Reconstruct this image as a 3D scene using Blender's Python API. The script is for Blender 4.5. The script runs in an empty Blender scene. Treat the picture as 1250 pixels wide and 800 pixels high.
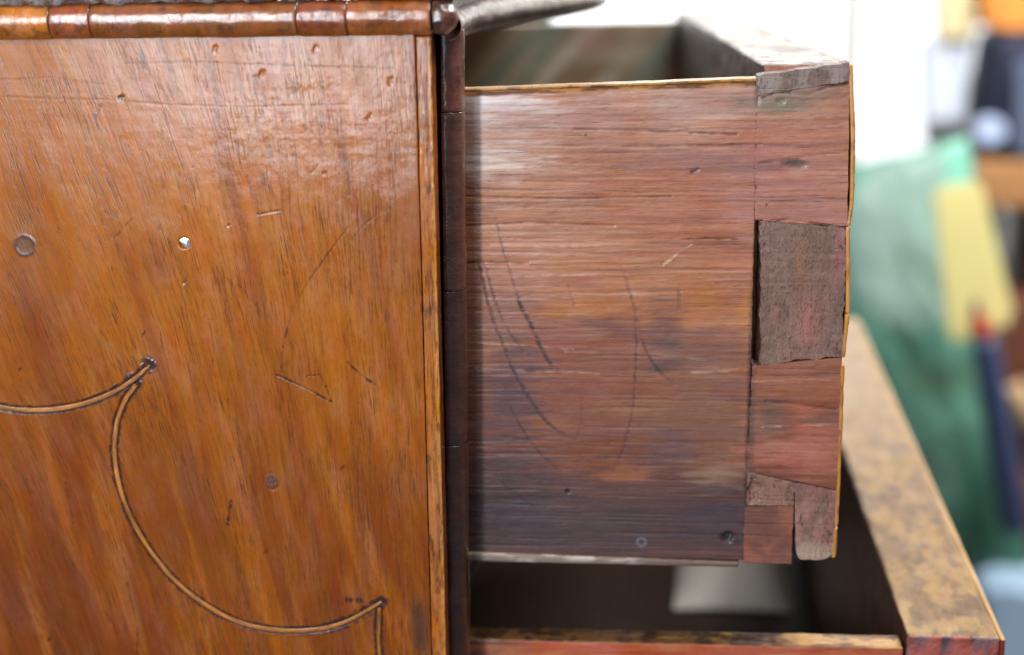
import bpy, math, random
import numpy as np
from mathutils import Matrix, Vector

# ------------------------------------------------------------------ camera, world, lights, exposure
sc = bpy.context.scene
COL = sc.collection
sc.view_settings.view_transform = 'Standard'
sc.view_settings.look = 'None'
sc.view_settings.exposure = 0.0
sc.view_settings.gamma = 1.0
sc.view_settings.use_curve_mapping = False

F = 1800.0          # focal length in pixels of a 1250 px wide frame
DIST = 0.42
def _n(v):
    v = np.array(v, float); return v / np.linalg.norm(v)
_y = _n([195, -475, F]); _d = np.array([152, 6880.0, F]); _d = _n(_d - _d.dot(_y) * _y)
_x = np.cross(_d, _y); _x = _x if _x[0] > 0 else -_x
RW = np.array([_x, _y, -_d])
CAM = -(RW @ np.array([0, 0, 1.0])) * DIST * 1000     # mm
cam_d = bpy.data.cameras.new('camera'); cam = bpy.data.objects.new('camera', cam_d); COL.objects.link(cam)
cam_d.sensor_width = 36; cam_d.lens = F / 1250 * 36
M = Matrix.Identity(4)
cx, cyv, cz = RW @ np.array([1, 0, 0.0]), RW @ np.array([0, -1, 0.0]), RW @ np.array([0, 0, -1.0])
for i in range(3):
    M[i][0] = cx[i]; M[i][1] = cyv[i]; M[i][2] = cz[i]; M[i][3] = CAM[i] / 1000
cam.matrix_world = M
cam_d.clip_start = 0.02; cam_d.clip_end = 50
cam_d.dof.use_dof = True; cam_d.dof.focus_distance = 0.425; cam_d.dof.aperture_fstop = 5.4
sc.camera = cam

w = bpy.data.worlds.new('World'); sc.world = w; w.use_nodes = True
w.node_tree.nodes['Background'].inputs[0].default_value = (0.75, 0.82, 1.0, 1)
w.node_tree.nodes['Background'].inputs[1].default_value = 0.12

def area(name, loc, aim, sx, sy, power, color):
    ld = bpy.data.lights.new(name, 'AREA'); ld.shape = 'RECTANGLE'; ld.size = sx; ld.size_y = sy
    ld.energy = power; ld.color = color
    o = bpy.data.objects.new(name, ld); COL.objects.link(o)
    o.location = loc
    o.rotation_euler = (Vector(aim) - Vector(loc)).to_track_quat('-Z', 'Y').to_euler()
    return o
# tall window behind the photographer, and the wider dim wall of daylight beside it
area('window_light', (-0.53, -1.2, 0.55), (0, 0, 0.30), 0.12, 0.86, 14.5, (0.93, 0.96, 1.0))
area('low_window_light', (-0.37, -1.2, 0.0), (-0.37, 0, 0.0), 0.36, 0.22, 3.1, (0.78, 0.88, 1.0))
area('side_daylight', (-0.80, -1.25, 0.32), (-0.80, 0, 0.32), 0.9, 0.74, 6.5, (0.84, 0.92, 1.0))
# added fill lights: one for the background, one for drawer interior and tops
area('fill_light', (0.95, 0.7, 1.1), (0.45, 1.3, -0.4), 1.0, 0.15, 48.0, (1.0, 0.97, 0.92))
area('fill_light', (0.50, -0.25, 1.3), (0.1, 0.2, 0), 0.15, 0.8, 13.0, (1.0, 0.97, 0.92))

# ------------------------------------------------------------------ helpers
def srgb(r, g, b):
    def f(c):
        c = c / 255.0
        return c / 12.92 if c <= 0.04045 else ((c + 0.055) / 1.055) ** 2.4
    return np.array([f(r), f(g), f(b)])

def at(px, py, y):                       # a sight line meets the plane at depth y (mm)
    r = RW @ np.array([px - 625, py - 400, F]); t = (y - CAM[1]) / r[1]
    return CAM + t * r
def xz(px, py, y=0.0):
    p = at(px, py, y); return (p[0], p[2])

def _hash(ix, iy, seed):
    h = (ix.astype(np.int64) * 374761393 + iy.astype(np.int64) * 668265263 + seed * 974634777) & 0xffffffff
    h = ((h ^ (h >> 13)) * 1274126177) & 0xffffffff
    h = h ^ (h >> 16)
    return (h & 0xffffff) / float(0xffffff)
def vn(x, y, seed=0):
    x = np.asarray(x, float); y = np.asarray(y, float)
    ix = np.floor(x); iy = np.floor(y); fx = x - ix; fy = y - iy
    ix = ix.astype(np.int64); iy = iy.astype(np.int64)
    fx = fx * fx * (3 - 2 * fx); fy = fy * fy * (3 - 2 * fy)
    a = _hash(ix, iy, seed); b = _hash(ix + 1, iy, seed); c = _hash(ix, iy + 1, seed); d = _hash(ix + 1, iy + 1, seed)
    return (a * (1 - fx) + b * fx) * (1 - fy) + (c * (1 - fx) + d * fx) * fy
def fbm(x, y, seed=0, o=4):
    s = 0; a = 0.5; t = 0
    for k in range(o):
        s = s + a * vn(x * 2 ** k, y * 2 ** k, seed + k * 17); t += a; a *= 0.55
    return s / t
def sstep(a, b, x):
    t = np.clip((x - a) / (b - a), 0, 1); return t * t * (3 - 2 * t)
def dseg(X, Z, pts):                     # distance to a polyline and the position along it (0..1)
    best = np.full(X.shape, 1e9); tt = np.zeros(X.shape)
    n = len(pts) - 1
    for i in range(n):
        ax, az = pts[i]; bx, bz = pts[i + 1]
        dx, dz = bx - ax, bz - az; L = dx * dx + dz * dz + 1e-9
        t = np.clip(((X - ax) * dx + (Z - az) * dz) / L, 0, 1)
        d = np.hypot(X - ax - t * dx, Z - az - t * dz)
        m = d < best; best[m] = d[m]; tt[m] = (i + t[m]) / n
    return best, tt
def spline(pts, n=12):
    P = np.array(pts, float); out = []
    Q = np.vstack([2 * P[0] - P[1], P, 2 * P[-1] - P[-2]])
    for i in range(1, len(Q) - 2):
        for k in range(n):
            t = k / n
            out.append(0.5 * ((2 * Q[i]) + (-Q[i - 1] + Q[i + 1]) * t + (2 * Q[i - 1] - 5 * Q[i] + 4 * Q[i + 1] - Q[i + 2]) * t * t
                       + (-Q[i - 1] + 3 * Q[i] - 3 * Q[i + 1] + Q[i + 2]) * t ** 3))
    out.append(P[-1]); return np.array(out)
def mix(c, col, m):
    m = np.clip(m, 0, 1)[..., None]; return c * (1 - m) + np.asarray(col) * m

BASE = {}
def thing(name, label, cat, loc=(0, 0, 0), group=None, **k):
    o = bpy.data.objects.new(name, None); COL.objects.link(o)
    o.empty_display_size = 0.02
    o.location = [c / 1000 for c in loc]; BASE[o.name] = np.array(loc, float)
    o['label'] = label; o['category'] = cat
    if group: o['group'] = group
    for a, b in k.items(): o[a] = b
    return o
def tag(o, label, cat, **k):
    o['label'] = label; o['category'] = cat
    for a, b in k.items(): o[a] = b
    return o

def mesh_obj(name, V, Fq, mat, parent=None, tint=None, grain=None, smooth=True, origin=None, rough=None):
    """V in world mm; linked as one object under its thing."""
    V = np.asarray(V, float)
    if origin is None: origin = np.array([(V[:, 0].min() + V[:, 0].max()) / 2, (V[:, 1].min() + V[:, 1].max()) / 2, V[:, 2].min()])
    me = bpy.data.meshes.new(name)
    L = (V - origin) / 1000
    Fq = np.asarray(Fq)
    me.vertices.add(len(L)); me.vertices.foreach_set('co', L.ravel())
    me.loops.add(Fq.size); me.loops.foreach_set('vertex_index', Fq.ravel().astype(np.int32))
    me.polygons.add(len(Fq)); me.polygons.foreach_set('loop_start', np.arange(0, Fq.size, Fq.shape[1], dtype=np.int32))
    me.polygons.foreach_set('use_smooth', np.full(len(Fq), smooth))
    me.update(calc_edges=True)
    if tint is not None:
        a = me.color_attributes.new('tint', 'FLOAT_COLOR', 'POINT')
        a.data.foreach_set('color', np.hstack([np.clip(tint, 0.0005, 1), np.ones((len(L), 1))]).astype(np.float32).ravel())
    g = me.attributes.new('grain', 'FLOAT_VECTOR', 'POINT')
    if grain is None: grain = V
    g.data.foreach_set('vector', np.asarray(grain, np.float32).ravel())
    r = me.attributes.new('worn', 'FLOAT', 'POINT')
    r.data.foreach_set('value', (np.zeros(len(L)) if rough is None else rough).astype(np.float32))
    me.materials.append(mat)
    o = bpy.data.objects.new(name, me); COL.objects.link(o)
    if parent is not None:
        o.parent = parent
        b = np.zeros(3); p = parent
        while p is not None:
            b = b + np.array(p.location) * 1000; p = p.parent
        o.location = (origin - b) / 1000
    else: o.location = origin / 1000
    return o

def axis_pts(a, b, r, step):
    L = b - a; r = min(r, L * 0.49)
    e = [0, r * 0.3, r * 0.65, r] if r > 0 else [0]
    n = max(1, int(round((L - 2 * r) / step)))
    m = np.linspace(r, L - r, n + 1)
    s = np.concatenate([e[:-1], m, [L - q for q in e[:-1]][::-1]]) if r > 0 else m
    return a + s
def board(name, lo, hi, mat, parent=None, r=0.6, step=(3, 3, 3), warp=None, disp=None, tint=(0.2, 0.1, 0.05),
          grain='x', faces='xyzXYZ', rough=None):
    """A box with rounded, worn edges whose faces are gridded so that it can be warped, dented and stained."""
    lo = np.array(lo, float); hi = np.array(hi, float)
    ax = [axis_pts(lo[i], hi[i], r, step[i]) for i in range(3)]
    VV = []; NN = []; FF = []; off = 0
    for d, nm in enumerate('xyz'):
        for s in (0, 1):
            if (nm if s == 0 else nm.upper()) not in faces: continue
            u, v = [(1, 2), (0, 2), (0, 1)][d]
            U, W = np.meshgrid(ax[u], ax[v], indexing='ij')
            P = np.zeros(U.shape + (3,)); P[..., u] = U; P[..., v] = W; P[..., d] = (lo if s == 0 else hi)[d]
            N0 = np.zeros(3); N0[d] = -1 if s == 0 else 1
            rr = np.minimum(r, (hi - lo) * 0.49)
            if r > 0:
                q = np.clip(P, lo + rr, hi - rr); dv = (P - q) / rr; ln = np.linalg.norm(dv, axis=-1, keepdims=True)
                N = dv / np.maximum(ln, 1e-9); P = q + N * rr
            else: N = np.broadcast_to(N0, P.shape).copy()
            nu, nv = U.shape
            idx = np.arange(nu * nv).reshape(nu, nv) + off
            a, b, c, e = idx[:-1, :-1].ravel(), idx[1:, :-1].ravel(), idx[1:, 1:].ravel(), idx[:-1, 1:].ravel()
            flip = (s == 1) ^ (d == 1)
            FF.append(np.stack([a, b, c, e] if flip else [a, e, c, b], 1)); off += nu * nv
            VV.append(P.reshape(-1, 3)); NN.append(N.reshape(-1, 3))
    V = np.vstack(VV); N = np.vstack(NN); Fq = np.vstack(FF)
    if warp: V = warp(V)
    if disp is not None: V = V + N * disp(V, N)[:, None]
    T = tint(V, N) if callable(tint) else np.tile(np.asarray(tint, float), (len(V), 1))
    if callable(grain): G = grain(V)
    else:
        G = V.copy()
        if grain == 'x': G = np.stack([V[:, 2] + 0.0 * V[:, 0], V[:, 0], V[:, 1]], 1)
        if grain == 'z': G = np.stack([V[:, 0], V[:, 2], V[:, 1]], 1)
        if grain == 'y': G = np.stack([V[:, 0], V[:, 1], V[:, 2]], 1)
    R = rough(V, N) if rough is not None else None
    return mesh_obj(name, V, Fq, mat, parent, T, G, rough=R)
def quadwarp(lo, hi, BL, BR, TR, TL, jit=0.0, seed=1):
    """maps the x,z extent of a board onto a quadrilateral (worn, uneven edges)."""
    def f(V):
        u = (V[:, 0] - lo[0]) / (hi[0] - lo[0]); v = (V[:, 2] - lo[2]) / (hi[2] - lo[2])
        X = (BL[0] * (1 - u) + BR[0] * u) * (1 - v) + (TL[0] * (1 - u) + TR[0] * u) * v
        Z = (BL[1] * (1 - u) + BR[1] * u) * (1 - v) + (TL[1] * (1 - u) + TR[1] * u) * v
        W = V.copy(); W[:, 0] = X; W[:, 2] = Z
        if jit:
            e = 1 - 0.0 * u
            W[:, 0] += jit * (fbm(Z * 0.33, Z * 0 + 3, seed, 3) - 0.5) * 2 * e * np.abs(u - 0.5) * 2
            W[:, 2] += jit * (fbm(X * 0.33, X * 0 + 7, seed + 5, 3) - 0.5) * 2 * e * np.abs(v - 0.5) * 2
        return W
    return f

# ------------------------------------------------------------------ materials
class NT:
    def __init__(s, name):
        s.m = bpy.data.materials.new(name); s.m.use_nodes = True; s.t = s.m.node_tree
        s.b = s.t.nodes['Principled BSDF']; s.out = s.t.nodes['Material Output']
    def n(s, typ, **k):
        x = s.t.nodes.new(typ)
        for a, b in k.items(): setattr(x, a, b)
        return x
    def l(s, a, b): s.t.links.new(a, b)
    def attr(s, nm): return s.n('ShaderNodeAttribute', attribute_name=nm)
    def math(s, op, a, b=None, c=None, clamp=False):
        x = s.n('ShaderNodeMath', operation=op); x.use_clamp = clamp
        for i, v in enumerate((a, b, c)):
            if v is None: continue
            if isinstance(v, (int, float)): x.inputs[i].default_value = v
            else: s.l(v, x.inputs[i])
        return x.outputs[0]
    def noise(s, vec, scale, detail=2, rough=0.5, dist=0.0):
        mp = s.n('ShaderNodeMapping'); s.l(vec, mp.inputs[0]); mp.inputs['Scale'].default_value = scale
        x = s.n('ShaderNodeTexNoise'); s.l(mp.outputs[0], x.inputs['Vector']); x.inputs['Scale'].default_value = 1
        x.inputs['Detail'].default_value = detail; x.inputs['Roughness'].default_value = rough; x.inputs['Distortion'].default_value = dist
        return x.outputs[0]
    def ramp(s, v, a, b, x=0.0, y=1.0):
        m = s.n('ShaderNodeMapRange'); m.inputs[1].default_value = a; m.inputs[2].default_value = b
        m.inputs[3].default_value = x; m.inputs[4].default_value = y; m.interpolation_type = 'SMOOTHSTEP'
        s.l(v, m.inputs[0]); return m.outputs[0]
    def scale_col(s, col, fac):
        x = s.n('ShaderNodeVectorMath', operation='SCALE'); s.l(col, x.inputs[0]); s.l(fac, x.inputs['Scale']); return x.outputs[0]
    def mixc(s, fac, a, b):
        x = s.n('ShaderNodeMix', data_type='RGBA'); s.l(fac, x.inputs[0])
        for v, i in ((a, 6), (b, 7)):
            if isinstance(v, (tuple, list, np.ndarray)): x.inputs[i].default_value = tuple(v) + (1,) * (4 - len(v))
            else: s.l(v, x.inputs[i])
        return x.outputs[2]

def wood(name, fibre=(2.2, 0.08), fibre_amt=0.35, pore=(2.6, 0.22), pore_cut=(0.60, 0.68), pore_amt=0.7, blotch=0.25,
         rough=0.45, coat=0.6, coat_rough=0.16, bump=0.10, orange=0.03, fine=0.25, spec=0.5, pore_col=(0.045, 0.018, 0.012)):
    t = NT(name); g = t.attr('grain').outputs['Vector']; c = t.attr('tint').outputs['Color']; wr = t.attr('worn').outputs['Fac']
    f1 = t.noise(g, (fibre[0], fibre[1], fibre[0] * 0.4), 6, 0.72)
    f2 = t.noise(g, (fibre[0] * 0.22, fibre[1] * 0.3, 0.5), 5, 0.62, 0.3)
    f3 = t.noise(g, (fibre[0] * 1.6, fibre[1] * 6, 1.0), 3, 0.6)
    zone = t.noise(g, (0.10, 0.025, 0.06), 4, 0.65)
    brk = t.noise(g, (0.6, 0.5, 0.6), 3, 0.6)
    p = t.noise(g, (pore[0], pore[1], pore[0] * 0.5), 3, 0.6)
    pm = t.ramp(t.math('ADD', p, t.math('MULTIPLY', t.math('SUBTRACT', brk, 0.5), 0.16)), pore_cut[0], pore_cut[1])
    pm = t.math('MULTIPLY', pm, t.ramp(zone, 0.38, 0.64, 0.12, 1.0))
    p2 = t.noise(g, (pore[0] * 0.45, pore[1] * 0.30, 0.6), 5, 0.68, 0.25)
    pm2 = t.ramp(t.math('ADD', p2, t.math('MULTIPLY', t.math('SUBTRACT', brk, 0.5), 0.22)), pore_cut[0] + 0.02, pore_cut[1] + 0.08)
    p3 = t.noise(g, (pore[0] * 1.3, pore[1] * 3.0, 1.0), 2, 0.5)
    pm3 = t.math('MULTIPLY', t.ramp(p3, 0.60, 0.72), 0.55)
    pm = t.math('MAXIMUM', pm, t.math('MAXIMUM', t.math('MULTIPLY', pm2, 0.7), pm3))
    bl = t.noise(g, (0.11, 0.05, 0.11), 6, 0.68)
    k = t.math('ADD', t.math('MULTIPLY', t.math('SUBTRACT', f1, 0.5), fibre_amt * 2.4), t.math('MULTIPLY', t.math('SUBTRACT', f2, 0.5), fibre_amt * 2.6))
    k = t.math('ADD', k, t.math('MULTIPLY', t.math('SUBTRACT', f3, 0.5), fibre_amt * 1.2))
    k = t.math('ADD', k, t.math('MULTIPLY', t.math('SUBTRACT', bl, 0.5), blotch * 2.4))
    k = t.math('MAXIMUM', t.math('ADD', k, 1.0), 0.12)
    col = t.scale_col(c, k)
    # warm and cool drift of the old finish
    hue = t.noise(g, (0.16, 0.06, 0.16), 5, 0.7)
    hv = t.n('ShaderNodeHueSaturation'); t.l(col, hv.inputs['Color']); t.l(t.ramp(hue, 0.3, 0.7, 0.495, 0.506), hv.inputs['Hue']); t.l(t.ramp(bl, 0.3, 0.7, 1.06, 0.94), hv.inputs['Saturation'])
    col = t.mixc(t.math('MULTIPLY', pm, pore_amt), hv.outputs[0], pore_col)
    t.l(col, t.b.inputs['Base Color'])
    # roughness: wear + smear variation
    sm = t.noise(g, (0.35, 0.25, 0.35), 5, 0.7)
    rr = t.math('ADD', t.math('MULTIPLY', wr, 0.35), t.math('ADD', t.math('MULTIPLY', t.math('SUBTRACT', sm, 0.5), 0.35), rough), clamp=True)
    t.l(rr, t.b.inputs['Roughness'])
    t.b.inputs['Specular IOR Level'].default_value = spec
    cr = t.math('ADD', t.math('MULTIPLY', t.math('SUBTRACT', sm, 0.5), 0.22), coat_rough, clamp=True)
    t.l(t.math('MAXIMUM', cr, 0.05), t.b.inputs['Coat Roughness'])
    t.l(t.math('MULTIPLY', t.math('SUBTRACT', 1.0, wr), coat, clamp=True), t.b.inputs['Coat Weight'])
    # relief: open pores, fibres, small ripples in the finish
    o1 = t.noise(g, (0.9, 0.5, 0.9), 4, 0.62)
    o2 = t.noise(g, (fine * 12, fine * 12, fine * 12), 3, 0.6)
    h = t.math('SUBTRACT', t.math('MULTIPLY', f1, bump), t.math('MULTIPLY', pm, bump * 1.2))
    h = t.math('ADD', h, t.math('ADD', t.math('MULTIPLY', o1, orange * 4), t.math('MULTIPLY', o2, orange)))
    bp = t.n('ShaderNodeBump'); bp.inputs['Distance'].default_value = 0.001; bp.inputs['Strength'].default_value = 1.0
    t.l(h, bp.inputs['Height']); t.l(bp.outputs[0], t.b.inputs['Normal'])
    # the finish bridges most of the grain
    h2 = t.math('ADD', t.math('MULTIPLY', h, 0.45), 0.0)
    b2 = t.n('ShaderNodeBump'); b2.inputs['Distance'].default_value = 0.001; t.l(h2, b2.inputs['Height']); t.l(b2.outputs[0], t.b.inputs['Coat Normal'])
    return t.m

def plain(name, col, rough=0.6, var=0.12, scale=30, emit=None, strength=0, trans=0.0, spec=0.5, bump=0.0, use_tint=False):
    t = NT(name); g = t.attr('grain').outputs['Vector']
    n1 = t.noise(g, (scale / 1000,) * 3, 5, 0.6)
    k = t.math('ADD', t.math('MULTIPLY', t.math('SUBTRACT', n1, 0.5), var * 2), 1.0)
    if use_tint: src = t.attr('tint').outputs['Color']
    else:
        rgb = t.n('ShaderNodeRGB'); rgb.outputs[0].default_value = tuple(col) + (1,); src = rgb.outputs[0]
    cc = t.scale_col(src, k); t.l(cc, t.b.inputs['Base Color'])
    t.b.inputs['Roughness'].default_value = rough; t.b.inputs['Specular IOR Level'].default_value = spec
    if bump:
        bp = t.n('ShaderNodeBump'); bp.inputs['Distance'].default_value = bump; t.l(n1, bp.inputs['Height']); t.l(bp.outputs[0], t.b.inputs['Normal'])
    if emit is not None:
        t.b.inputs['Emission Color'].default_value = tuple(emit) + (1,); t.b.inputs['Emission Strength'].default_value = strength
    if trans:
        tr = t.n('ShaderNodeBsdfTranslucent'); t.l(cc, tr.inputs[0])
        mx = t.n('ShaderNodeMixShader'); mx.inputs[0].default_value = trans
        t.l(t.b.outputs[0], mx.inputs[1]); t.l(tr.outputs[0], mx.inputs[2]); t.l(mx.outputs[0], t.out.inputs[0])
    return t.m

M_PANEL = wood('varnished_walnut', fibre=(2.0, 0.06), fibre_amt=0.26, pore=(2.1, 0.11), pore_cut=(0.50, 0.64), pore_amt=0.80, blotch=0.12,
               rough=0.55, coat=0.8, coat_rough=0.14, bump=0.03, orange=0.010, spec=0.12, pore_col=(0.085, 0.024, 0.008))
M_PANEL.node_tree.nodes['Principled BSDF'].inputs['Coat IOR'].default_value = 1.55
M_BEAD = wood('crossgrain_bead_veneer', fibre=(1.4, 0.10), fibre_amt=0.28, pore_amt=0.5, blotch=0.35, rough=0.4, coat=1.0, coat_rough=0.15, bump=0.05, orange=0.05)
M_BEAD.node_tree.nodes['Principled BSDF'].inputs['Coat IOR'].default_value = 1.7
M_TOP = wood('grimy_top_moulding', fibre_amt=0.3, pore_amt=0.3, rough=0.35, coat=1.0, coat_rough=0.15, bump=0.12, orange=0.35, fine=0.2)
M_DRAWER = wood('bare_drawer_side', fibre=(2.0, 0.06), fibre_amt=0.24, pore=(1.6, 0.07), pore_cut=(0.56, 0.74), pore_amt=0.5, blotch=0.20,
                rough=0.50, coat=0.55, coat_rough=0.27, bump=0.09, orange=0.02, spec=0.25, pore_col=(0.06, 0.03, 0.03))
M_END = wood('end_grain', fibre=(1.2, 0.3), fibre_amt=0.20, pore=(1.4, 0.3), pore_cut=(0.56, 0.72), pore_amt=0.40, blotch=0.3, rough=0.55, coat=0.15,
             coat_rough=0.35, bump=0.2, orange=0.06, pore_col=(0.03, 0.02, 0.02))
M_RAW = wood('pale_front_core', fibre=(0.9, 0.12), fibre_amt=0.22, pore=(0.5, 0.22), pore_cut=(0.55, 0.68), pore_amt=0.35, blotch=0.35, rough=0.38, coat=0.1,
             coat_rough=0.3, bump=0.12, orange=0.10, pore_col=(0.10, 0.05, 0.02))
M_INLAY = wood('boxwood_stringing', fibre=(1.5, 0.15), fibre_amt=0.35, pore_amt=0.5, blotch=0.3, rough=0.45, coat=0.6, coat_rough=0.2, bump=0.06)
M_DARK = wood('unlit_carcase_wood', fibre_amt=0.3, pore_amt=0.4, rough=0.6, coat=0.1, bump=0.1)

# ------------------------------------------------------------------ CHEST
chest = thing('chest_of_drawers', 'varnished walnut chest side with wavy stringing inlay and half-round bead at its edges', 'chest of drawers', (-80, 150, -260))

# --- stringing lines (in the panel's plane)
ARC1 = spline([xz(*p) for p in [(-60, 478), (0, 497), (45, 501), (90, 496), (130, 483), (160, 466), (183, 446)]])
ARC2 = spline([xz(*p) for p in [(166, 470), (152, 490), (142, 520), (140, 560), (150, 608), (172, 655), (205, 700), (245, 735), (290, 759), (335, 769), (385, 769), (425, 758), (466, 735)]])
ARC3 = spline([xz(*p) for p in [(463, 742), (462, 775), (465, 830), (466, 900)]])
CUSP1 = xz(181, 445); CUSP1B = xz(164, 464); CUSP2 = xz(464, 736); 
SCR = [  # polyline px, half width mm, strength, depth
    ([(425, 278), (400, 310), (375, 345), (355, 385), (346, 420), (343, 455)], 0.22, 0.65, 0.08),
    ([(338, 458), (360, 468), (385, 480), (405, 492)], 0.32, 0.95, 0.25),
    ([(374, 459), (390, 458), (397, 470), (404, 490)], 0.26, 0.8, 0.15),
    ([(425, 443), (440, 458), (458, 470)], 0.32, 0.9, 0.2),
    ([(421, 300), (445, 275), (460, 262)], 0.2, 0.4, 0.05),
    ([(178, 485), (205, 512), (217, 525)], 0.2, 0.35, 0.05),
    ([(125, 500), (127, 520)], 0.2, 0.35, 0.05),
    ([(282, 612), (278, 640)], 0.45, 0.9, 0.15),
    ([(155, 712), (163, 745), (168, 770), (168, 800)], 0.3, 0.6, 0.1),
    ([(80, 590), (90, 640)], 0.3, 0.5, 0.08),
    ([(315, 262), (342, 257)], 0.3, 0.7, 0.1),
    ([(392, 155), (390, 200), (380, 212)], 0.3, 0.3, 0.04),
    ([(140, 290), (160, 268)], 0.25, 0.5, 0.05),
    ([(115, 145), (122, 130)], 0.5, 0.6, 0.1),
    ([(424, 733), (440, 733)], 0.8, 0.9, 0.25),
    ([(0, 118), (60, 121), (130, 122), (200, 128), (300, 131), (430, 128)], 0.25, 0.25, 0.06),  # lower edge of the sheen, painted in as a faint line
    ([(0, 98), (60, 95), (130, 104)], 0.2, 0.3, 0.04),
    ([(150, 78), (230, 76), (320, 80), (480, 84)], 0.3, 0.3, 0.06),
    ([(310, 95), (312, 115)], 0.7, 0.35, 0.08),
]
DENT = [  # px, radius mm, darkness, depth
    (148, 119, 1.3, 0.8, 0.5), (226, 345, 0.9, 0.3, 0.35), (278, 275, 1.1, 0.7, 0.4), (175, 408, 0.8, 0.8, 0.3), (25, 450, 0.9, 0.6, 0.2),
    (60, 781, 0.9, 0.7, 0.25), (418, 572, 1.4, 0.45, 0.3), (325, 675, 1.6, 0.4, 0.15), (345, 672, 1.0, 0.35, 0.1), (70, 281, 0.9, 0.4, 0.1),
    (250, 386, 0.7, 0.6, 0.2), (320, 90, 1.6, 0.2, 0.5), (385, 60, 1.7, 0.2, 0.4), (262, 60, 1.5, 0.35, 0.5), (395, 212, 0.8, 0.5, 0.2), (235, 204, 0.7, 0.5, 0.2),
    (305, 495, 0.6, 0.4, 0.2), (260, 440, 0.7, 0.4, 0.15), (508, 745, 2.0, 0.5, 0.2), (476, 100, 1.6, 0.15, 0.5), (450, 145, 1.4, 0.15, 0.4), (190, 322, 1.5, 0.25, 0.1),
]
CH = xz(225, 297)
def panel_tint(V, N):
    X, Z = V[:, 0], V[:, 2]
    a = srgb(180, 100, 12); c = np.tile(a, (len(V), 1))
    c = mix(c, srgb(112, 48, 8), sstep(50, -90, Z) * (0.55 + 0.45 * fbm(X * 0.03, Z * 0.02, 3)))  # darkening toward the bottom paints in the light falling off
    c = mix(c, srgb(126, 56, 18), sstep(0.5, 0.75, fbm(X * 0.14 + 0.03 * Z, Z * 0.014, 9)) * 0.5)
    c = mix(c, srgb(182, 104, 32), sstep(0.45, 0.75, fbm(X * 0.16 + 0.03 * Z, Z * 0.018, 21)) * 0.5)
    c = mix(c, srgb(132, 76, 48), np.exp(-((X + 32) / 18) ** 2 - ((Z - 30) / 30) ** 2) * 0.5)
    c = mix(c, srgb(120, 60, 34), np.exp(-((X + 140) / 14) ** 2 - ((Z - 10) / 50) ** 2) * 0.35)
    # patches of warm red wear
    for (px, py, r, s) in [(190, 322, 6, .35), (45, 390, 8, .3), (325, 590, 9, .25), (240, 560, 12, .2), (30, 600, 10, .25), (170, 800, 16, .25)]:
        qx, qz = xz(px, py); c = mix(c, srgb(118, 46, 22), np.exp(-((X - qx) / r) ** 2 - ((Z - qz) / (r * 1.5)) ** 2) * s)
    for pl, wd, st, dp in SCR:
        pts = [xz(*p) for p in pl]; x0 = min(p[0] for p in pts) - 4; x1 = max(p[0] for p in pts) + 4; z0 = min(p[1] for p in pts) - 4; z1 = max(p[1] for p in pts) + 4
        m = np.where((X > x0) & (X < x1) & (Z > z0) & (Z < z1))[0]
        d, t = dseg(X[m], Z[m], pts)
        k = st * sstep(wd * 1.7, wd * 0.4, d + 0.5 * (vn(X[m] * 1.6, Z[m] * 1.6, 5) - .5)) * np.clip(0.1 + 1.5 * vn(t * 11 + 3, t * 0, 3), 0, 1)
        c[m] = mix(c[m], srgb(44, 26, 22), k)
    for (px, py, r, dk, dp) in DENT:
        qx, qz = xz(px, py); d = np.hypot((X - qx) * 1.3 - (Z - qz) * .5, (Z - qz) * .9) + 1.6 * (fbm(X * 1.1, Z * 1.1, 31) - .5)
        c = mix(c, srgb(46, 28, 24), sstep(r, r * 0.4, d) * dk * sstep(.3, .55, fbm(X * 1.6, Z * 1.6, 36)) * 1.2)
    # dirt along the stringing
    for pts, sd in ((ARC1, 1), (ARC2, 2), (ARC3, 3)):
        d, t = dseg(X, Z, pts)
        nn = fbm(X * 0.8, Z * 0.8, 40 + sd)
        wide = 1.6 + 1.3 * (nn - 0.4) + (0.5 * sstep(0.25, 0.0, np.abs(t - (0.9 if sd == 1 else 0.97))) if sd < 3 else 0)
        c = mix(c, srgb(50, 38, 40), sstep(wide, wide - 0.6, d) * sstep(0.35, 0.55, nn) * 0.9)
        c = mix(c, srgb(70, 42, 26), sstep(1.5, 1.1, d) * 0.6)
    for (qx, qz), r in ((CUSP1, 3.4), (CUSP1B, 3.6), (CUSP2, 2.8)):
        d = np.hypot((X - qx) * 0.8 - (Z - qz) * 0.5, ((Z - qz) * 0.8 + (X - qx) * 0.5) * 1.2) + 2.2 * (fbm(X * 0.8, Z * 0.8, 77) - .5)
        c = mix(c, srgb(52, 44, 50), sstep(r, r * 0.5, d) * 0.85 * sstep(.25, .5, fbm(X * 1.1, Z * 1.1, 79)))
    # worn patch by the edge strip low down
    qx, qz = xz(512, 768); c = mix(c, srgb(70, 56, 48), np.exp(-((X - qx) / 2.4) ** 4 - ((Z - qz) / 9) ** 4) * 0.75)
    s = xz(500, 300)[0]
    c = mix(c, srgb(110, 66, 50), sstep(-27.5, -24.3, X) * sstep(-60, -20, Z) * 0.5)
    for (px, py, ro) in ((30, 300, 3.6),):
        qx, qz = xz(px, py); d = np.hypot(X - qx, Z - qz)
        c = mix(c, srgb(112, 74, 52), sstep(3, 2.2, d) * .8); c = mix(c, srgb(66, 54, 54), np.exp(-((d - 2.8) / 0.7) ** 2) * (.3 + .9 * fbm(X * .6, Z * .6, 3)))
    return c
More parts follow.
